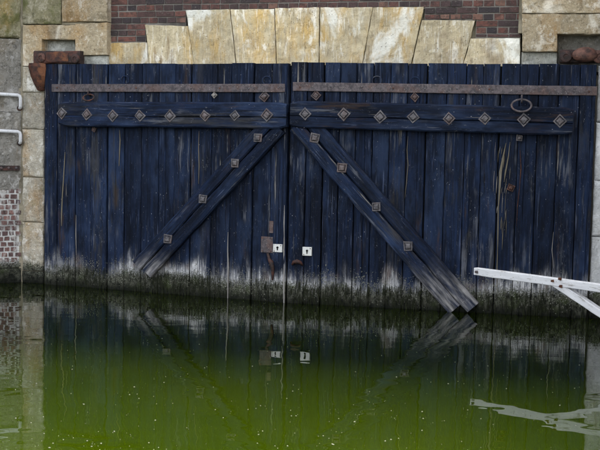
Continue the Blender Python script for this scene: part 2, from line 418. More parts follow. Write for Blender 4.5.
# ------------------------------------------------------------------ gate leaves
WASHER = {}
def washer_mesh(m, s=.090, round_=False):
    key = (m.name, s, round_, random.randint(0, 4))
    if key in WASHER: return WASHER[key]
    rings = []
    def sq(h, y, n=4):
        if round_: return [(h*1.1*math.cos(2*math.pi*k/12), y, h*1.1*math.sin(2*math.pi*k/12)) for k in range(12)]
        return [(-h, y, -h), (h, y, -h), (h, y, h), (-h, y, h)]
    h = s/2
    rings = [sq(h, .004), sq(h, -.007), sq(h*.94, -.011), sq(h*.74, -.011), sq(h*.70, .001), sq(h*.60, -.002), sq(h*.52, -.020), sq(h*.40, -.024), sq(h*.16, -.026)]
    e1 = [random.uniform(.88, 1.10) for _ in range(24)]
    rings = [[(x*e1[i % 12]*(1 + .0*k), y + random.uniform(-.0015, .0015), z*e1[(i + 5) % 12]) for i, (x, y, z) in enumerate(rg)] for k, rg in enumerate(rings)]
    v, f = loft(rings)
    me = bpy.data.meshes.new('washer'); me.from_pydata(v, [], f); me.materials.append(m); me.update()
    WASHER[key] = me
    return me

def washer(parent, u, y, z, rot, m=None, s=.090, name='washer', round_=False):
    o = obj(name, None, None, None, parent, (u, y, z), (0, rot + random.uniform(-.12, .12), 0), mesh=washer_mesh(m or M_WASH, s, round_))
    o.scale = (random.uniform(.93, 1.07),) * 3
    return o

def leaf(fr, label, joints, top_z, strap, beam, beam_bolts, brace, brace_bolts, flip):
    loc = fr.world(0, 0, 0)
    r = root('dock_gate_leaf', loc, fr.a, label, 'gate', 'pair of blue dock gate leaves')
    us = [fr.uv(px, 190)[0] for px in joints]
    for i in range(len(us) - 1):
        g0, g1 = random.uniform(.001, .0045), random.uniform(.001, .0045)
        if joints[i] in (322, 252, 190, 497, 107, 424): g0 = .009
        if joints[i+1] in (322, 252, 190, 497, 107, 424): g1 = .007
        w_ = us[i+1] - us[i] - g0 - g1; c = (us[i] + g0 + us[i+1] - g1) / 2
        post = (i == 0 or i == len(us) - 2)
        nm = 'plank'
        if post: nm = 'heel_post' if ((i == 0) != flip) else 'meeting_post'
        fy = random.uniform(-.004, .006)
        if nm == 'heel_post': fy -= .012
        if nm == 'meeting_post': fy -= .010
        timber(nm, r, (c + random.uniform(-.002, .002), -.5), (c, top_z + random.uniform(-.006, .004)), w_, .06, M_T, fy,
               cham=random.uniform(.004, .009), jit=.0026, seg=26, seed=i * 3.7 + (50 if flip else 0), groove=(.008 if i % 3 == 1 else 0), gx=random.uniform(-.3, .3) * w_)
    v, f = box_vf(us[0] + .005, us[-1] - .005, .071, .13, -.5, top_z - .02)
    obj('light_block_board', v, f, M_LIGHTBLOCK, r)  # added dark board: stops light from behind, keeps the plank gaps dark
    # flat iron strap
    (u0, z0), (u1, z1) = fr.uv(*strap[0], -.02), fr.uv(*strap[1], -.02)
    so_ = timber('iron_strap', r, (u0, z0), (u1, z1), strap[2], .022, M_STRAP, -.026, cham=.003, jit=.0012, seg=24, seed=2.2)
    L = math.hypot(u1-u0, z1-z0)
    nb = 9 if not flip else 10
    for k in range(nb):
        t = .025 + .95 * k / (nb - 1)
        # round bolt heads on the strap (own axis = z)
        n = 8; rr = .010
        rings = [[(rr*q*math.cos(2*math.pi*a/n), y, rr*q*math.sin(2*math.pi*a/n)) for a in range(n)] for q, y in ((1, .004), (1, -.003), (.6, -.008))]
        vv, ff = loft(rings); obj('bolt_head', vv, ff, M_WASH if k % 3 else M_PRUST, so_, (random.uniform(-.008, .008), 0, t * L))
    # horizontal beam
    BF = -.105
    (u0, z0), (u1, z1) = fr.uv(*beam[0], BF), fr.uv(*beam[1], BF)
    bo = timber('cross_beam', r, (u0, z0), (u1, z1), beam[2], .10, M_T, BF, cham=.014, groove=.028, jit=.004, seg=34, seed=9.1 if flip else 4.4, gx=.018, round_end=.02)
    t = math.atan2(u1-u0, z1-z0); ca, sa = math.cos(t), math.sin(t)
    for (px, py) in beam_bolts:
        u, z = fr.uv(px, py, BF)
        du, dz = u - u0, z - z0
        washer(bo, du*ca - dz*sa, 0.002, du*sa + dz*ca, math.pi/4 - t)
    # diagonal brace: two timbers with a slit between
    DF = -.082
    P = [[fr.uv(*p, DF) for p in q] for q in brace]
    for k, q in enumerate(P):
        tm = timber('brace_timber', r, q[0], q[1], brace[k][2] if len(brace[k]) > 2 else .125, .078, M_T, DF, cham=.012, jit=.004, seg=22, seed=20 + k*5 + (7 if flip else 0))
    for (px, py) in brace_bolts:
        u, z = fr.uv(px, py, DF); washer(r, u, DF, z, random.uniform(-.15, .15), s=.088)
    return r

def fill(xs, lo, hi): return xs
jl = [44.5, 57, 75, 91, 107, 124, 141, 158, 174, 190, 211, 230, 252, 271, 287]
jr = [289, 305, 322, 338, 354, 371, 388, 405, 424, 444, 463, 480, 497, 516, 535, 555, 576, 592]

def brace_lines(a, b, fr): return a, b
TOPZ = LEFT.uv(165, 63.5)[1]
L = leaf(LEFT, 'navy blue planked gate leaf whose brace slants down away from the meeting edge', jl, TOPZ,
         ((52, 88), (285, 88), .082), ((58, 114), (286, 115.5), .262),
         [(62, 113.5), (87, 114.5), (113, 116), (140, 116), (170, 116), (205, 116), (235, 115.5), (267, 115)],
         [], [(258, 138), (235, 163), (203, 199), (168, 239)], False)
R = leaf(RIGHT, 'navy blue planked gate leaf with bare tan split and brace running to the waterline', jr, TOPZ + .005,
         ((293, 86.5), (597, 91), .086), ((290, 114), (573, 121.5), .262),
         [(305, 114), (344, 114.5), (380, 117), (413, 117), (449, 118.5), (485, 118.5), (524, 120), (560, 121)],
         [], [(315, 138), (342, 168), (376, 207), (408, 246)], True)

def brace_pair(fr, r, top, bot, wid, gap, seeds):
    """top, bot: pixels of the slit's ends; two timbers either side of it"""
    DF = -.082
    (ut, zt), (ub, zb) = fr.uv(*top, DF), fr.uv(*bot, DF)
    d = Vector((ut - ub, zt - zb)); Ln = d.length; d.normalize(); n = Vector((d.y, -d.x))
    for k, sg in enumerate((-1, 1)):
        o = n * sg * (wid/2 + gap/2)
        ext = seeds[k][1]
        a = Vector((ub, zb)) + o - d * ext; b = Vector((ut, zt)) + o + d * .09
        tm = timber('brace_timber', r, tuple(a), tuple(b), wid, .078, M_TB, DF + .004 * k, cham=.013, jit=.005, seg=24, seed=seeds[k][0], taper=.03)
brace_pair(LEFT, L, (269, 130), (143, 267), .128, .007, [(31, .05), (37, .02)])
brace_pair(RIGHT, R, (306, 128), (460, 305), .138, .008, [(43, .0), (49, .10)])

def ring_vf(cx, cz, R1, R2, r, y0, tilt=0., n=22, m=7):
    V = []; Fc = []
    for i in range(n):
        a = 2*math.pi*i/n
        for j in range(m):
            b = 2*math.pi*j/m
            V.append((cx + (R1 + r*math.cos(b))*math.cos(a), y0 + r*math.sin(b) + tilt*math.sin(a), cz + (R2 + r*math.cos(b))*math.sin(a)))
    for i in range(n):
        for j in range(m):
            Fc.append((i*m + j, i*m + (j+1) % m, ((i+1) % n)*m + (j+1) % m, ((i+1) % n)*m + j))
    return V, Fc

def hardware():
    # mooring ring on the right leaf, slumped on the beam's top edge, and its staple
    u, z = RIGHT.uv(521.5, 105.5, -.13)
    v, f = ring_vf(0, 0, .092, .058, .010, 0, .03); rg = obj('iron_ring', v, f, M_STRAP, R, (u, -.125, z), smooth=True)
    v, f = tube_vf([(0, .10, .085), (0, .02, .095), (0, -.012, .075), (0, -.014, .05), (0, .01, .035), (0, .10, .03)], .008, 7); obj('staple', v, f, M_STRAP, rg, smooth=True)
    u, z = LEFT.uv(88.5, 97.5, -.05)
    v, f = ring_vf(0, 0, .066, .034, .009, 0, .02); rg = obj('iron_ring', v, f, M_DRUST, L, (u, -.05, z), smooth=True)
    v, f = tube_vf([(0, .05, .06), (0, .0, .065), (0, -.014, .045), (0, -.012, .028), (0, .05, .02)], .007, 7); obj('staple', v, f, M_DRUST, rg, smooth=True)
    # stray washers between strap and beam and on the planks
    for fr, r_, px, py, s, m in ((LEFT, L, 264.5, 96.5, .085, M_STRAP), (LEFT, L, 214.5, 95, .045, M_END), (RIGHT, R, 316, 95.5, .08, M_STRAP), (RIGHT, R, 415, 97, .07, M_STRAP)):
        u, z = fr.uv(px, py, -.008); washer(r_, u, -.008, z, math.pi/4, m, s)
    u, z = RIGHT.uv(519.5, 138, -.03); washer(R, u, -.045, z, 0, M_WASH, .055)
    u, z = RIGHT.uv(511, 187.5, -.008); washer(R, u, -.008, z, .35, M_PRUST, .066)
    u, z = LEFT.uv(94, 129.5, -.03); washer(L, u, -.03, z, .3, M_STRAP, .045)
    # old round washers half hidden by the strap
    for fr, r_, px, py in ((LEFT, L, 267, 80.5), (RIGHT, R, 377, 80.5), (RIGHT, R, 415, 81.5), (LEFT, L, 125, 80)):
        u, z = fr.uv(px, py, -.006); v, f = ring_vf(0, 0, .047, .042, .005, 0, 0, 18, 5); obj('old_bolt_ring', v, f, M_TB, r_, (u, -.010, z), smooth=True)
    # lock fittings at the meeting edge
    def plate(fr, r_, px0, px1, py0, py1, y, m, nm, th=.014):
        (u0, z1), (u1, z0) = fr.uv(px0, py0, y), fr.uv(px1, py1, y)
        h, k = (u1-u0)/2, (z1-z0)/2
        rings = [[(-h*q, yy, -k*q), (h*q, yy, -k*q), (h*q, yy, k*q), (-h*q, yy, k*q)] for q, yy in ((1, th), (1, .003), (.93, 0))]
        v, f = loft(rings); return obj(nm, v, f, m, r_, ((u0+u1)/2, y, (z0+z1)/2)), h, k
    def keyhole(p, h, k):
        n = 10; rr = h*.24
        rings = [[(rr*math.cos(2*math.pi*a/n), y, k*.18 + rr*math.sin(2*math.pi*a/n)) for a in range(n)] for y in (.002, -.004)]
        v, f = loft(rings)
        b = len(v); v2, f2 = box_vf(-rr*.45, rr*.45, -.004, .002, -k*.5, k*.12, b); obj('keyhole', v + v2, f + f2, M_BLACK, p)
        for sx in (-1, 1):
            vv, ff = loft([[(.005*q*math.cos(a), y, .005*q*math.sin(a)) for a in [2*math.pi*i/8 for i in range(8)]] for q, y in ((1, .002), (1, -.003), (.5, -.005))]); obj('screw', vv, ff, M_RUST, p, (sx*h*.7, 0, sx*k*.7))
    p, h, k = plate(LEFT, L, 261, 272.5, 236.5, 253, -.018, M_STRAP, 'lock_plate', .02); p['label'] = 'rusty brown lock plate'
    for sx in (-1, 1):
        for sz in (-1, 1):
            n = 7; vv, ff = loft([[(.007*q*math.cos(2*math.pi*a/n), y, .007*q*math.sin(2*math.pi*a/n)) for a in range(n)] for q, y in ((1, .002), (1, -.003), (.5, -.006))])
            obj('bolt_head', vv, ff, M_PRUST, p, (sx*h*.72, 0, sz*k*.8))
    p, h, k = plate(LEFT, L, 273, 282, 244, 252.5, -.026, M_PLATE, 'keyhole_plate', .03); p['label'] = 'small white square plate with keyhole'; keyhole(p, h, k)
    p, h, k = plate(RIGHT, R, 302.5, 311.5, 247, 256, -.026, M_PLATE, 'keyhole_plate', .03); p['label'] = 'small white square plate with keyhole'; keyhole(p, h, k)
    # hasp below the lock plate
    u, z = LEFT.uv(272.5, 262, -.02)
    v, f = tube_vf([(-.055, -.004, .085), (-.035, -.012, .03), (-.01, -.022, .0), (.004, -.018, -.05), (.006, -.01, -.12), (0, 0, -.185)], [.014, .017, .026, .022, .014, .008], 8)
    obj('rusty_hasp', v, f, M_DRUST, L, (u, -.012, z), smooth=True)
    u, z = LEFT.uv(271, 227, -.02); v, f = box_vf(-.022, .022, -.010, .012, -.06, .06); obj('rust_strip', v, f, M_STRAP, L, (u, -.006, z))
    u, z = RIGHT.uv(297, 263, -.02)
    v, f = tube_vf([(-.05, -.005, -.02), (-.03, -.018, .012), (.0, -.026, .018), (.035, -.02, .008), (.055, 0, -.02)], [.012, .018, .024, .018, .010], 8)
    obj('rusty_hasp', v, f, M_DRUST, R, (u, -.012, z), smooth=True)
    # pale cover strip on the meeting edge
    (u0, z0), (u1, z1) = LEFT.uv(284.6, 318), LEFT.uv(286.2, 66)
    timber('cover_strip', L, (u0, z0), (u1, z1), .024, .02, M_T, -.022, cham=.003, jit=.004, seg=30, seed=3.3)
    # bare splits in the planks
    def split(fr, r_, pts, wid, seed, m=M_BARE, y=-.009, ws=None):
        q = [fr.uv(px, py, -.008) for px, py in pts]; rings = []
        for i, (u, z) in enumerate(q):
            ww = wid * (ws[i] if ws else 0.25 if i in (0, len(q)-1) else random.uniform(.5, 1.1))
            rings.append([(u - ww/2, .004, z), (u - ww*.3, -.0015, z), (u + ww*.25, -.001, z), (u + ww/2, .004, z)])
        v, f = loft(rings); o = obj('split_wood', v, f, m, r_, (0, y, 0)); return o
    split(LEFT, L, [(65, 152), (64.5, 160), (63.8, 172), (63, 185), (62, 200), (61.4, 214), (61.5, 226)], .017, 1)
    split(LEFT, L, [(119.5, 130), (120, 140), (119.5, 152), (119, 166)], .013, 2)
    split(LEFT, L, [(199, 131), (198.5, 148), (199, 166), (198.6, 184)], .011, 3)
    split(RIGHT, R, [(506, 143), (503, 158), (500.5, 172), (499.5, 190), (498.3, 208), (498, 228), (497.6, 250), (497, 268), (497, 290)], .034, 4, M_BARE, -.009, [.15, .5, .8, .5, .3, .4, .2, .3, .15])
    split(RIGHT, R, [(510, 142), (508.5, 156), (506, 170), (504, 182)], .014, 14)
    for q_i in range(26):
        px_ = random.gauss(503, 4); py_ = random.uniform(140, 240); ln_ = random.uniform(6, 22)
        split(RIGHT, R, [(px_, py_), (px_ - .5, py_ + ln_*.4), (px_ - 1.0, py_ + ln_)], random.uniform(.004, .009), 30 + q_i, M_BARE if q_i % 3 else M_END)
    split(LEFT, L, [(285, 205), (284.6, 222), (284.8, 236), (284.4, 250), (284.8, 266), (284.3, 280), (284.6, 318)], .018, 15, M_END, -.0235, [.2, .8, .5, 1.0, .7, 1.1, .6])
    split(LEFT, L, [(228, 232), (227.6, 250), (228, 268), (227.5, 316)], .016, 16, M_END)
    split(LEFT, L, [(76, 215), (75.8, 235), (76.2, 255)], .010, 17, M_END)
    split(RIGHT, R, [(520, 150), (521, 168), (519.5, 188), (517.5, 206), (516.5, 226)], .008, 5, M_RUST)
    split(RIGHT, R, [(408, 136), (407, 150), (408, 165), (406.5, 182), (404.8, 198)], .009, 6)
    split(RIGHT, R, [(553.5, 232), (552, 250), (553.5, 268)], .010, 7, M_END)
    split(RIGHT, R, [(587.5, 160), (586, 190), (586, 215), (584, 240), (584.5, 262)], .014, 8)
hardware()

def barnacles(fr, r_, p0, p1, n, zc, nm='barnacles'):
    V = []; Fc = []
    u0, u1 = fr.uv(p0, 250)[0], fr.uv(p1, 250)[0]
    for _ in range(n):
        u = random.uniform(u0, u1)
        z = abs(random.gauss(zc + .05 * nz(u, 0, 3, 2.5), .075))
        if z < .015 or z > .42: continue
        if nz(u, z*1.5, 7, 6) < -.15 and random.random() < .8: continue
        s = random.uniform(.0018, .0045) * (1.7 if random.random() < .10 else 1); b = len(V); q = random.randint(5, 6); a0 = random.random() * 6
        for k in range(q):
            a = a0 + 2*math.pi*k/q; V.append((u + s*math.cos(a)*random.uniform(.7, 1.2), -.001, z + s*math.sin(a)*random.uniform(.7, 1.3)))
        V.append((u, -.002 - s*.8, z))
        for k in range(q): Fc.append((b + k, b + (k+1) % q, b + q))
    o = obj(nm, V, Fc, M_BARN, r_, (0, -.006, 0)); o['kind'] = 'stuff'
def weed(fr, r_, p0, p1, n):
    V = []; Fc = []
    u0, u1 = fr.uv(p0, 250)[0], fr.uv(p1, 250)[0]
    for _ in range(n):
        u = random.uniform(u0, u1)
        if nz(u, 1, 5, 3.5) < random.uniform(-.5, .35): continue
        z = random.uniform(.04, .24) + .04 * nz(u, 2, 2, 2); ln = random.uniform(.03, .12); w2 = random.uniform(.0015, .004); dx = random.uniform(-.012, .012)
        b = len(V)
        for t, ww, y in ((0, .6, .002), (.35, 1, -.007), (.75, .8, -.006), (1, .15, -.003)):
            x = u + dx*t*t
            V.extend([(x - w2*ww, y, z - ln*t), (x, y - .003*ww, z - ln*t), (x + w2*ww, y, z - ln*t)])
        for k in range(3):
            for j in range(2): Fc.append((b + k*3 + j, b + k*3 + j + 1, b + k*3 + 4 + j, b + k*3 + 3 + j))
    o = obj('hanging_weed', V, Fc, M_WEED, r_, (0, -.010, 0)); o['kind'] = 'stuff'
M_WEED = m_flat('dark_weed', (.020, .024, .010), .6, 30, .3)
weed(LEFT, L, 46, 284, 900); weed(RIGHT, R, 291, 590, 1100)
barnacles(LEFT, L, 46, 284, 2600, .20)
barnacles(RIGHT, R, 291, 590, 3300, .21)

# ------------------------------------------------------------------ gate wall: flat arch of voussoirs, brick, corner piers
VO = .14       # face of voussoirs and brick, behind the hinge line
PO = .05       # face of the piers
W = root('gate_wall', WALL.world(0, 0, 0), WALL.a, 'brick wall with yellow stone flat arch and stone piers framing the blue gates', 'wall')
def q_(pts, off): return [WALL.uv(px, py, off) for px, py in pts]
ZB = WALL.uv(300, 66, VO)[1] - .05
vous = [  # bottom-left, bottom-right, top-right, top-left
    ([(108.5, 68), (149, 68), (146.8, 42.5), (108.5, 43)], -.004), ([(149.6, 68), (194.5, 68), (187.7, 26), (145, 25)], .004),
    ([(195.2, 68), (236.5, 68), (229.8, 9.5), (185.9, 10.5)], -.010), ([(237.3, 68), (276.3, 68), (274.2, 9), (230.6, 9.5)], -.006),
    ([(277.3, 68), (318.6, 68), (319.4, 7.5), (275.2, 8.5)], -.012), ([(319.4, 68), (361.4, 68), (372.6, 7.5), (320.3, 7.5)], -.005),
    ([(362.2, 68), (410.2, 68), (423.8, 7), (373.4, 7.5)], -.011), ([(411, 68), (461.8, 68), (475, 20.5), (421.6, 20)], .002),
    ([(462.6, 68), (520, 68), (520, 38), (470.9, 38.5)], -.003)]
for k, (q, o) in enumerate(vous):
    stone('voussoir', W, q_(q, VO), .3, M_VOUS, off=VO + o, rough=.013, edge=.005, seed=k*2.3)
# bricks, course by course, cut where the arch steps
steps = [(108.5, 145.2, 42.5), (145.2, 185.6, 25), (185.6, 424.2, 9), (424.2, 475.4, 20), (475.4, 520.6, 38)]
ST = [(WALL.uv(a, y, VO)[0], WALL.uv(b, y, VO)[0], WALL.uv((a+b)/2, y, VO)[1]) for a, b, y in steps]
UL, UR = ST[0][0] + .002, ST[-1][1] - .002
CH = .0655
z0 = min(s[2] for s in ST) + .004
far_v, far_f = [], []
course = 0; z = z0; nbrick = 0
while z < WALL_TOP - .02:
    zc = z + CH/2
    free = []                                     # intervals not covered by the arch
    cur = None
    for a, b, zt in ST:
        if z > zt - .045:
            if cur and abs(cur[1] - a) < .02: cur[1] = b
            else: cur = [a, b]; free.append(cur)
        else: cur = None
    for a, b in free:
        u = a; header = course % 2
        first = True
        while u < b - .02:
            ln = .105 if header else .212
            if first and course % 4 in (0, 3): ln *= .5 if not header else 1.5
            first = False
            e = min(u + ln + random.uniform(-.006, .006), b)
            if b - e < .04: e = b
            zlo = max([z] + [s[2] + .006 for s in ST if s[0] < (u + e)/2 < s[1]])
            v, f = box_vf(u + .006, e - .006, 0, .08, zlo + .006, z + CH - .007)
            dy = VO + .006 + random.uniform(-.004, .005)
            v = [(x + random.uniform(-.003, .003), y + dy + (random.uniform(-.002, .002) if y == 0 else 0), zz + random.uniform(-.0025, .0025)) for x, y, zz in v]
            if z < 3.28:
                obj('brick', v, f, M_BRICK, W); nbrick += 1
            else:
                bb = len(far_v); far_v += v; far_f += [tuple(i + bb for i in q) for q in f]
            u = e
    z += CH; course += 1
fb = obj('upper_brickwork', far_v, far_f, M_BRICK, W); fb['kind'] = 'stuff'
for a, b, zt in ST:
    v, f = box_vf(max(a, UL), min(b, UR), VO + .016, VO + .45, zt - .012, WALL_TOP); obj('mortar_bed', v, f, M_MORT, W)
v, f = box_vf(UL, UR, VO + .075, VO + .44, ZB, max(t[2] for t in ST) - .02); obj('arch_backing', v, f, M_JOINT, W)

# left pier
u25 = WALL.uv(22, 180, PO)[0]
def blk(pts, off, m, name='stone_block', dep=.35, **k):
    return stone(name, W, q_(pts, off), dep, m, off=off, **k)
blk([(22.4, 24), (60.6, 24), (60.6, -60), (23.4, -60)], PO, M_GREEN, seed=1)
blk([(61.6, 21.5), (106.6, 21.5), (106.6, -60), (61.6, -60)], PO - .01, M_PIER, seed=2)
blk([(23.4, -61), (106.6, -61), (106.6, -128), (23.8, -128)], PO, M_PIER, seed=3)
# stone cut round the recess: three arms in one block
a1, f1 = stone_vf(q_([(22.3, 66), (41.5, 66), (41.5, 25), (22.6, 25)], PO), .35, off=PO, edge=.007, rnd=(1, 0, 1, 1), seed=4)
a2, f2 = stone_vf(q_([(41.5, 39.5), (75.2, 39.5), (75.2, 25), (41.5, 25)], PO), .35, off=PO, edge=.007, rnd=(1, 0, 1, 0), seed=4, base=len(a1))
a3, f3 = stone_vf(q_([(75.2, 55), (106.8, 55), (106.8, 22.5), (75.2, 24)], PO), .35, off=PO - .001, edge=.007, rnd=(1, 1, 1, 0), seed=4, base=len(a1) + len(a2))
o = obj('notched_stone', a1 + a2 + a3, f1 + f2 + f3, M_PIER, W)
blk([(82, 68), (107.8, 68), (107.8, 55.6), (82, 55.8)], PO + .05, M_RECESS, seed=6)
blk([(42, 52.5), (75, 52.5), (75, 40), (42, 40)], PO + .13, M_RECESS, seed=7, rough=.03, name='recess_infill')
blk([(41.6, 72), (82, 72), (82, 50), (41.6, 50)], PO + .17, M_GREYW, seed=8, name='recess_back')
uj = WALL.uv(44.5, 180, PO)[0] - .012
jb = [(66.6, 92, 26), (92.5, 129, 25), (129.6, 177, 23), (177.6, 222, 21), (222.6, 271, 20), (271.6, 330, 19)]
for k, (y0, y1, x0) in enumerate(jb):
    zt, zb = WALL.uv(35, y0, PO)[1], WALL.uv(35, y1, PO)[1]
    stone('jamb_stone', W, [(u25, zb), (uj, zb), (uj, zt), (u25, zt)], .35, M_JAMB, off=PO + (.0, .004, -.006, .003, -.004, .0)[k], seed=10 + k, edge=.02, rough=.016)

for a, b, c_, d_ in ((24.5, 105.5, -127, 24), (24, 40, 24, 66), (76.5, 105.5, 24, 54)):
    (u0, z1), (u1, z0) = WALL.uv(a, c_, PO), WALL.uv(b, d_, PO)
    v, f = box_vf(u0, u1, PO + .034, PO + .3, z0, z1); obj('joint_mortar', v, f, M_JOINT, W)
v, f = box_vf(u25 + .01, uj - .012, PO + .030, PO + .3, -.4, WALL.uv(35, 67, PO)[1]); obj('joint_mortar', v, f, M_JOINT, W)
for a, b, c_, d_ in ((523.5, 639, -127, 32), (523.5, 555, 32, 50)):
    (u0, z1), (u1, z0) = WALL.uv(a, c_, PO), WALL.uv(b, d_, PO)
    v, f = box_vf(u0, u1, PO + .034, PO + .3, z0, z1); obj('joint_mortar', v, f, M_JOINT, W)

# right pier
blk([(522, 13.2), (640, 13.2), (640, -60), (522, -60)], PO, M_PIER, seed=20)
a1, f1 = stone_vf(q_([(522, 51.5), (557, 51.5), (557, 14), (522, 14)], PO), .35, off=PO, edge=.007, rnd=(1, 0, 1, 1), seed=21)
a2, f2 = stone_vf(q_([(557, 34), (640, 34), (640, 14), (557, 14)], PO), .35, off=PO, edge=.007, rnd=(1, 0, 1, 0), seed=21, base=len(a1))
obj('notched_stone', a1 + a2, f1 + f2, M_PIER, W)
blk([(521.6, 68), (557, 68), (557, 52.2), (521.6, 52.2)], PO + .055, M_RECESS, seed=23)
blk([(557.6, 72), (640, 72), (640, 34.5), (557.6, 34.5)], PO + .20, M_GREYW, seed=24, name='recess_back')
blk([(522, -61), (640, -61), (640, -128), (522, -128)], PO, M_PIER, seed=25)
for k, (y0, y1) in enumerate([(66, 122), (122.6, 180), (180.6, 236), (236.6, 345)]):
    ur = WALL.uv(593.5, 180, PO)[0] + .004
    zt, zb = WALL.uv(597, y0, PO)[1], WALL.uv(597, y1, PO)[1]
    stone('jamb_stone', W, [(ur, zb), (ur + .42, zb), (ur + .42, zt), (ur, zt)], .35, M_RJAMB, off=PO - .02, seed=30 + k, edge=.02, rough=.012)
v, f = box_vf(WALL.uv(20, 30, PO)[0], WALL.uv(640, 30, PO)[0], PO + .40, PO + .6, ZB, WALL_TOP); obj('wall_core', v, f, M_MORT, W)

# iron collars that hold the heel posts
def px_box(fr, r_, nm, p0, p1, off, dep, m, **k):
    (u0, z1), (u1, z0) = fr.uv(*p0, off), fr.uv(*p1, off)
    return timber(nm, r_, (u0, (z0+z1)/2), (u1, (z0+z1)/2), z1 - z0, dep, m, off, cham=.012, jit=.004, seg=10, **k)
def knob(par, fr, px, py, off, r_, m, nm, ln=.05, n=12):
    u, z = fr.uv(px, py, off)
    rings = [[(r_*q*math.cos(2*math.pi*a/n), y, r_*q*math.sin(2*math.pi*a/n)) for a in range(n)] for q, y in ((1, ln), (1, .006), (.85, 0), (.45, -.004), (.4, .006))]
    v, f = loft(rings); return obj(nm, v, f, m, par, (u, off, z))
KL = root('heel_collar', WALL.world(*[WALL.uv(57, 64, 0)[0], 0], WALL.uv(57, 64, 0)[1]), WALL.a, 'rust red iron collar bar with tapered bracket on beige stone pier', 'gate hinge')
KLO = (-WALL.uv(57, 64, 0)[0], 0, -WALL.uv(57, 64, 0)[1])
def kid(o, off): o.location = Vector(o.location) + Vector(off); return o
kid(px_box(WALL, KL, 'collar_bar', (33.5, 51), (80, 63.5), -.03, .10, M_DRUST), KLO)
kid(px_box(WALL, KL, 'rust_plate', (46, 52), (68, 62.5), -.036, .03, M_RUST), KLO)
kid(knob(KL, WALL, 40.5, 57.5, -.05, .052, M_PRUST, 'pin_head'), KLO)
kid(knob(KL, WALL, 74.5, 58.5, -.06, .050, M_DRUST, 'nut', .07), KLO)
(uA, zA), (uB, zB) = WALL.uv(36.5, 63, -.03), WALL.uv(37.5, 91, -.03)
rings = []
for t, hw, y in ((0, .098, -.05), (.12, .105, -.055), (.45, .088, -.045), (.75, .062, -.02), (.95, .045, .01), (1, .02, .03)):
    zz = zA + (zB - zA)*t; cx = uA + (uB - uA)*t
    rings.append([(cx - hw, .06, zz), (cx - hw, y + .03, zz), (cx - hw*.5, y, zz), (cx + hw*.3, y - .006, zz), (cx + hw, y + .035, zz), (cx + hw, .06, zz)])
v, f = loft(rings); obj('tapered_bracket', v, f, M_RUST, KL, KLO)
KR = root('heel_collar', WALL.world(WALL.uv(578, 64, 0)[0], 0, WALL.uv(578, 64, 0)[1]), WALL.a, 'iron collar with pinkish domed cap in dark recess above leaf with ring', 'gate hinge')
KRO = (-WALL.uv(578, 64, 0)[0], 0, -WALL.uv(578, 64, 0)[1])
kid(px_box(WALL, KR, 'collar_bar', (560, 50), (640, 63), .03, .10, M_DRUST), KRO)
kid(knob(KR, WALL, 566, 56.5, -.03, .055, M_DRUST, 'nut', .08), KRO)
u, z = WALL.uv(585, 55.5, -.03); 
rings = [[(.12*q*math.cos(2*math.pi*a/14), y, .07*q*math.sin(2*math.pi*a/14)*(1.15 if math.sin(2*math.pi*a/14) > 0 else .85)) for a in range(14)] for q, y in ((1, .07), (1.02, .02), (.93, -.01), (.72, -.035), (.4, -.048), (.1, -.05))]
v, f = loft(rings); kid(obj('domed_cap', v, f, M_PRUST, KR, (u, -.03, z), smooth=True), KRO)
kid(knob(KR, WALL, 599, 56.5, -.03, .06, M_PRUST, 'pin_head', .06), KRO)

# ------------------------------------------------------------------ side walls of the basin
c = WALL.world(u25, PO, 0); 
QL = Frame((c.x, c.y), (math.cos(math.radians(-28)) * 1, -math.sin(math.radians(-28))))   # x to the right, far end at the pier
QL = Frame((c.x, c.y), (math.cos(math.radians(26)), math.sin(math.radians(26))))
WL = root('quay_wall', QL.world(0, 0, 0), QL.a, 'weathered grey quay wall with patch of purple brick beside left jamb and white handles', 'wall')
WL['label'] = 'weathered grey quay wall with purple header bricks above the waterline and white handles'
def lz(y): return QL.uv(12, y, 0)[1]
def lblk(u0, u1, y0, y1, m, nm='stone_block', off=0., **k):
    return stone(nm, WL, [(u0, lz(y1)), (u1, lz(y1)), (u1, lz(y0)), (u0, lz(y0))], .4, m, off=off, **k)
lblk(-.62, -.01, -40, 38, M_GREEN, seed=41, off=-.02, rough=.02, edge=.03)
lblk(-1.6, -.63, -40, 38, M_PIER, seed=42, off=-.02)
lblk(-.8, -.01, -128, -41, M_PIER, seed=43, off=-.02); lblk(-1.6, -.81, -128, -41, M_PIER, seed=44, off=-.02)
lblk(-.70, -.01, 38.8, 112, M_GREYW, seed=45, rough=.022, edge=.006); lblk(-.70, -.01, 112.3, 190, M_GREYW, seed=46, rough=.022, edge=.006, off=.002)
lblk(-1.6, -.71, 38.8, 190, M_GREYW, seed=47, rough=.02)
ztop, zbot = lz(190), lz(268)
v, f = box_vf(-1.6, -.01, .012, .4, zbot, ztop); obj('mortar_bed', v, f, M_PMORT, WL)
z = zbot + .004; k = 0
while z < ztop - .03:
    u = -.012 - (.045 if k % 2 else 0)
    while u > -1.55:
        ln = random.uniform(.050, .068)
        v, f = box_vf(u - ln, u, 0, .05, z + .007, z + .050)
        dy = random.uniform(-.002, .008)
        v = [(x + random.uniform(-.005, .005), y + dy, zz + random.uniform(-.004, .004)) for x, y, zz in v]
        if u > -.75: obj('brick', v, f, M_PBRICK, WL)
        u -= ln + random.uniform(.013, .022)
    z += .0585; k += 1
lblk(-1.6, -.01, 268.4, 330, M_GREYW, nm='plinth_stone', seed=50, off=-.015)
v, f = box_vf(-.03, .05, .010, .3, -.5, WALL_TOP); obj('joint_mortar', v, f, M_JOINT, WL)
v, f = box_vf(-12, -1.61, 0.0, .5, -1, WALL_TOP); obj('far_wall_face', v, f, M_GREYW, WL)

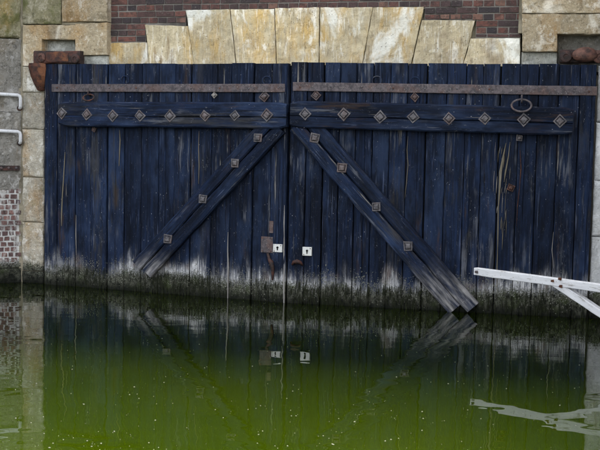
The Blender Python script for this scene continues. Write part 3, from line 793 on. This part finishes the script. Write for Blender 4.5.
# handles and iron band on the quay wall
def handle(yb, yend, label):
    (u1, z1) = QL.uv(20.5, yb + .5, -.06); ze = QL.uv(20.5, yend, -.06)[1]
    h = root('wall_handle', QL.world(u1, 0, ze), QL.a, label, 'handrail', 'white handles on the grey wall')
    pts = [(-.62, .05, z1 - ze + .02), (-.62, -.035, z1 - ze + .02), (-.60, -.06, z1 - ze + .02), (-.03, -.06, z1 - ze + .003), (-.008, -.06, z1 - ze - .008), (0, -.06, z1 - ze - .03), (0, -.06, .012), (0, -.05, -.006), (0, .02, -.012)]
    v, f = tube_vf(pts, .019, 10); obj('bent_bar', v, f, M_WHITE, h, smooth=True)
    n = 10; vv, ff = loft([[(.03*q*math.cos(2*math.pi*a/n), y, .03*q*math.sin(2*math.pi*a/n)) for a in range(n)] for q, y in ((1, .03), (1, -.012), (.8, -.016))])
    obj('wall_flange', vv, ff, M_DRUST, h, (0, -.012, -.012))
handle(95, 107, 'white bent handle on grey wall just below the mossy stone')
handle(131.5, 142, 'white bent handle on grey wall above the iron band')
u1, z1 = QL.uv(19.5, 168, -.02)
B = root('iron_band', QL.world(u1, 0, z1), QL.a, 'dark rusty iron band fixed across grey wall above purple bricks', 'iron band')
v, f = box_vf(-.62, .0, -.035, .06, -.026, .026); obj('flat_bar', v, f, M_DRUST, B)
for k in range(7):
    vv, ff = loft([[(.016*q*math.cos(2*math.pi*a/8), y, .016*q*math.sin(2*math.pi*a/8)) for a in range(8)] for q, y in ((1, .01), (1, -.004), (.6, -.012))])
    obj('bolt_head', vv, ff, M_STRAP, B, (-.04 - k*.08, -.037, 0))

# right-hand basin wall, pale stone in courses, runs out towards the viewer
ur = WALL.uv(593.5, 180, PO)[0] + .004
c = WALL.world(ur + .15, PO - .02, 0)
dirn = Vector((-.17, -.985)).normalized()
QR = Frame((c.x, c.y), (dirn.x, dirn.y))        # x axis towards the viewer, y axis = into the wall (to the right)
WR = root('quay_wall', QR.world(0, 0, 0), QR.a, 'pale dressed stone quay wall that carries the white timber arm', 'wall')
hs_ = [-.5, .28, .74, 1.22, 1.75, 2.28, 2.85, 3.55, WALL_TOP]
for j in range(len(hs_) - 1):
    u = .02
    while u < 4.4:
        e = u + random.uniform(.7, 1.0)
        stone('stone_block', WR, [(u, hs_[j] + .004), (e - .008, hs_[j] + .004), (e - .008, hs_[j+1] - .004), (u, hs_[j+1] - .004)], .4, M_RJAMB, off=0, n=7, seed=j*3 + u)
        u = e
v, f = box_vf(.02, 7.0, .03, .6, -1, WALL_TOP - .01); obj('wall_core', v, f, M_MORT, WR)

# quay ground behind the three walls
def slab(fr, u0, u1, v0, v1):
    p = [fr.world(u, v, 0) for u, v in ((u0, v0), (u1, v0), (u1, v1), (u0, v1))]
    V = [(q.x, q.y, -1) for q in p] + [(q.x, q.y, WALL_TOP - .02) for q in p]
    return V, [(4, 5, 6, 7), (0, 1, 5, 4), (1, 2, 6, 5), (2, 3, 7, 6), (3, 0, 4, 7)]
for nm, fr, a in (('ground', WALL, (-14, 16, .95, 30)), ('ground', QL, (-12, -.2, .55, 14)), ('ground', QR, (.3, 7, .55, 14))):
    v, f = slab(fr, *a); o = obj(nm, v, f, M_PAVE); o['kind'] = 'structure'

# ------------------------------------------------------------------ white timber arm with strut
ft, fa = on_level(475.5, 337), on_level(600, 361)
dv = (fa - ft).normalized()
AR = Frame((ft.x, ft.y), (dv.x, dv.y))
zt = AR.uv(476.5, 271.3)[1]; za = AR.uv(600, 288)[1]
# where the arm meets the right wall
A = Matrix(((dv.x, -QR.u.x), (dv.y, -QR.u.y))); s_, t_ = A.inverted() @ Vector((QR.o.x - ft.x, QR.o.y - ft.y))
LN = s_ + .02
print('arm length', LN, 'wall t', t_, 'z', zt, za)
TA = root('timber_arm', QR.world(t_, 0, 0), AR.a, 'white painted timber arm with slanting strut reaching out over green water', 'timber arm')
slope = (za - zt) / AR.uv(600, 288)[0]
zm = (zt + za) / 2
timber('arm_beam', TA, (-LN, zt), (0.01, zt + slope*LN*.8), .062, .055, M_WHITE, -.027, cham=.004, jit=.002, seg=16, seed=5)
us_, zs_ = AR.uv(556, 283); ue, ze = AR.uv(600, 312)
k = (LN - us_) / (ue - us_)
timber('strut', TA, (us_ - LN, zs_ + .005), (0.01, zs_ + (ze - zs_)*k), .058, .05, M_WHITE, -.022, cham=.004, jit=.002, seg=12, seed=8)
for q_i, (du_, dz_) in enumerate(((-.05, -.012), (.02, .012), (.03, -.045))):
    washer(TA, us_ - LN + .06 + du_, -.03, zs_ + dz_ + .03, 0, M_RUST, .020, 'bolt_head')
washer(TA, -LN + .035, -.028, zt, 0, M_STRAP, .022, 'bolt_head')

# ------------------------------------------------------------------ floating fluff on the water
V = []; Fc = []
for _ in range(2200):
    px, py = random.uniform(-60, 660), 450 - 150 * random.random() ** 1.35 + random.uniform(-4, 60)
    if py < 318: continue
    pp = on_level(px, py)
    if nz(pp.x, pp.y, 4, 1.3) + .6 * nz(pp.x, pp.y, 9, 5) < random.uniform(-.7, .9): continue
    p = on_level(px, py)
    if px < 45 and py < 320: continue
    s = .8 * random.choice((.001, .0013, .0016, .0016, .002, .002, .003, .0038)) * random.uniform(.8, 1.3)
    b = len(V); n = 6; a0 = random.random()*6; el = random.uniform(1, 1.8)
    for k in range(n):
        a = a0 + 2*math.pi*k/n; V.append((p.x + s*el*math.cos(a), p.y + s*math.sin(a), .001))
    V.append((p.x, p.y, .001 + s*.9))
    for k in range(n): Fc.append((b + k, b + (k+1) % n, b + n))
o = obj('floating_fluff', V, Fc, M_SPECK); o['kind'] = 'stuff'; o['label'] = 'tiny pale specks of fluff floating on green water'; o['category'] = 'fluff'
print('bricks', nbrick, 'topz', TOPZ)
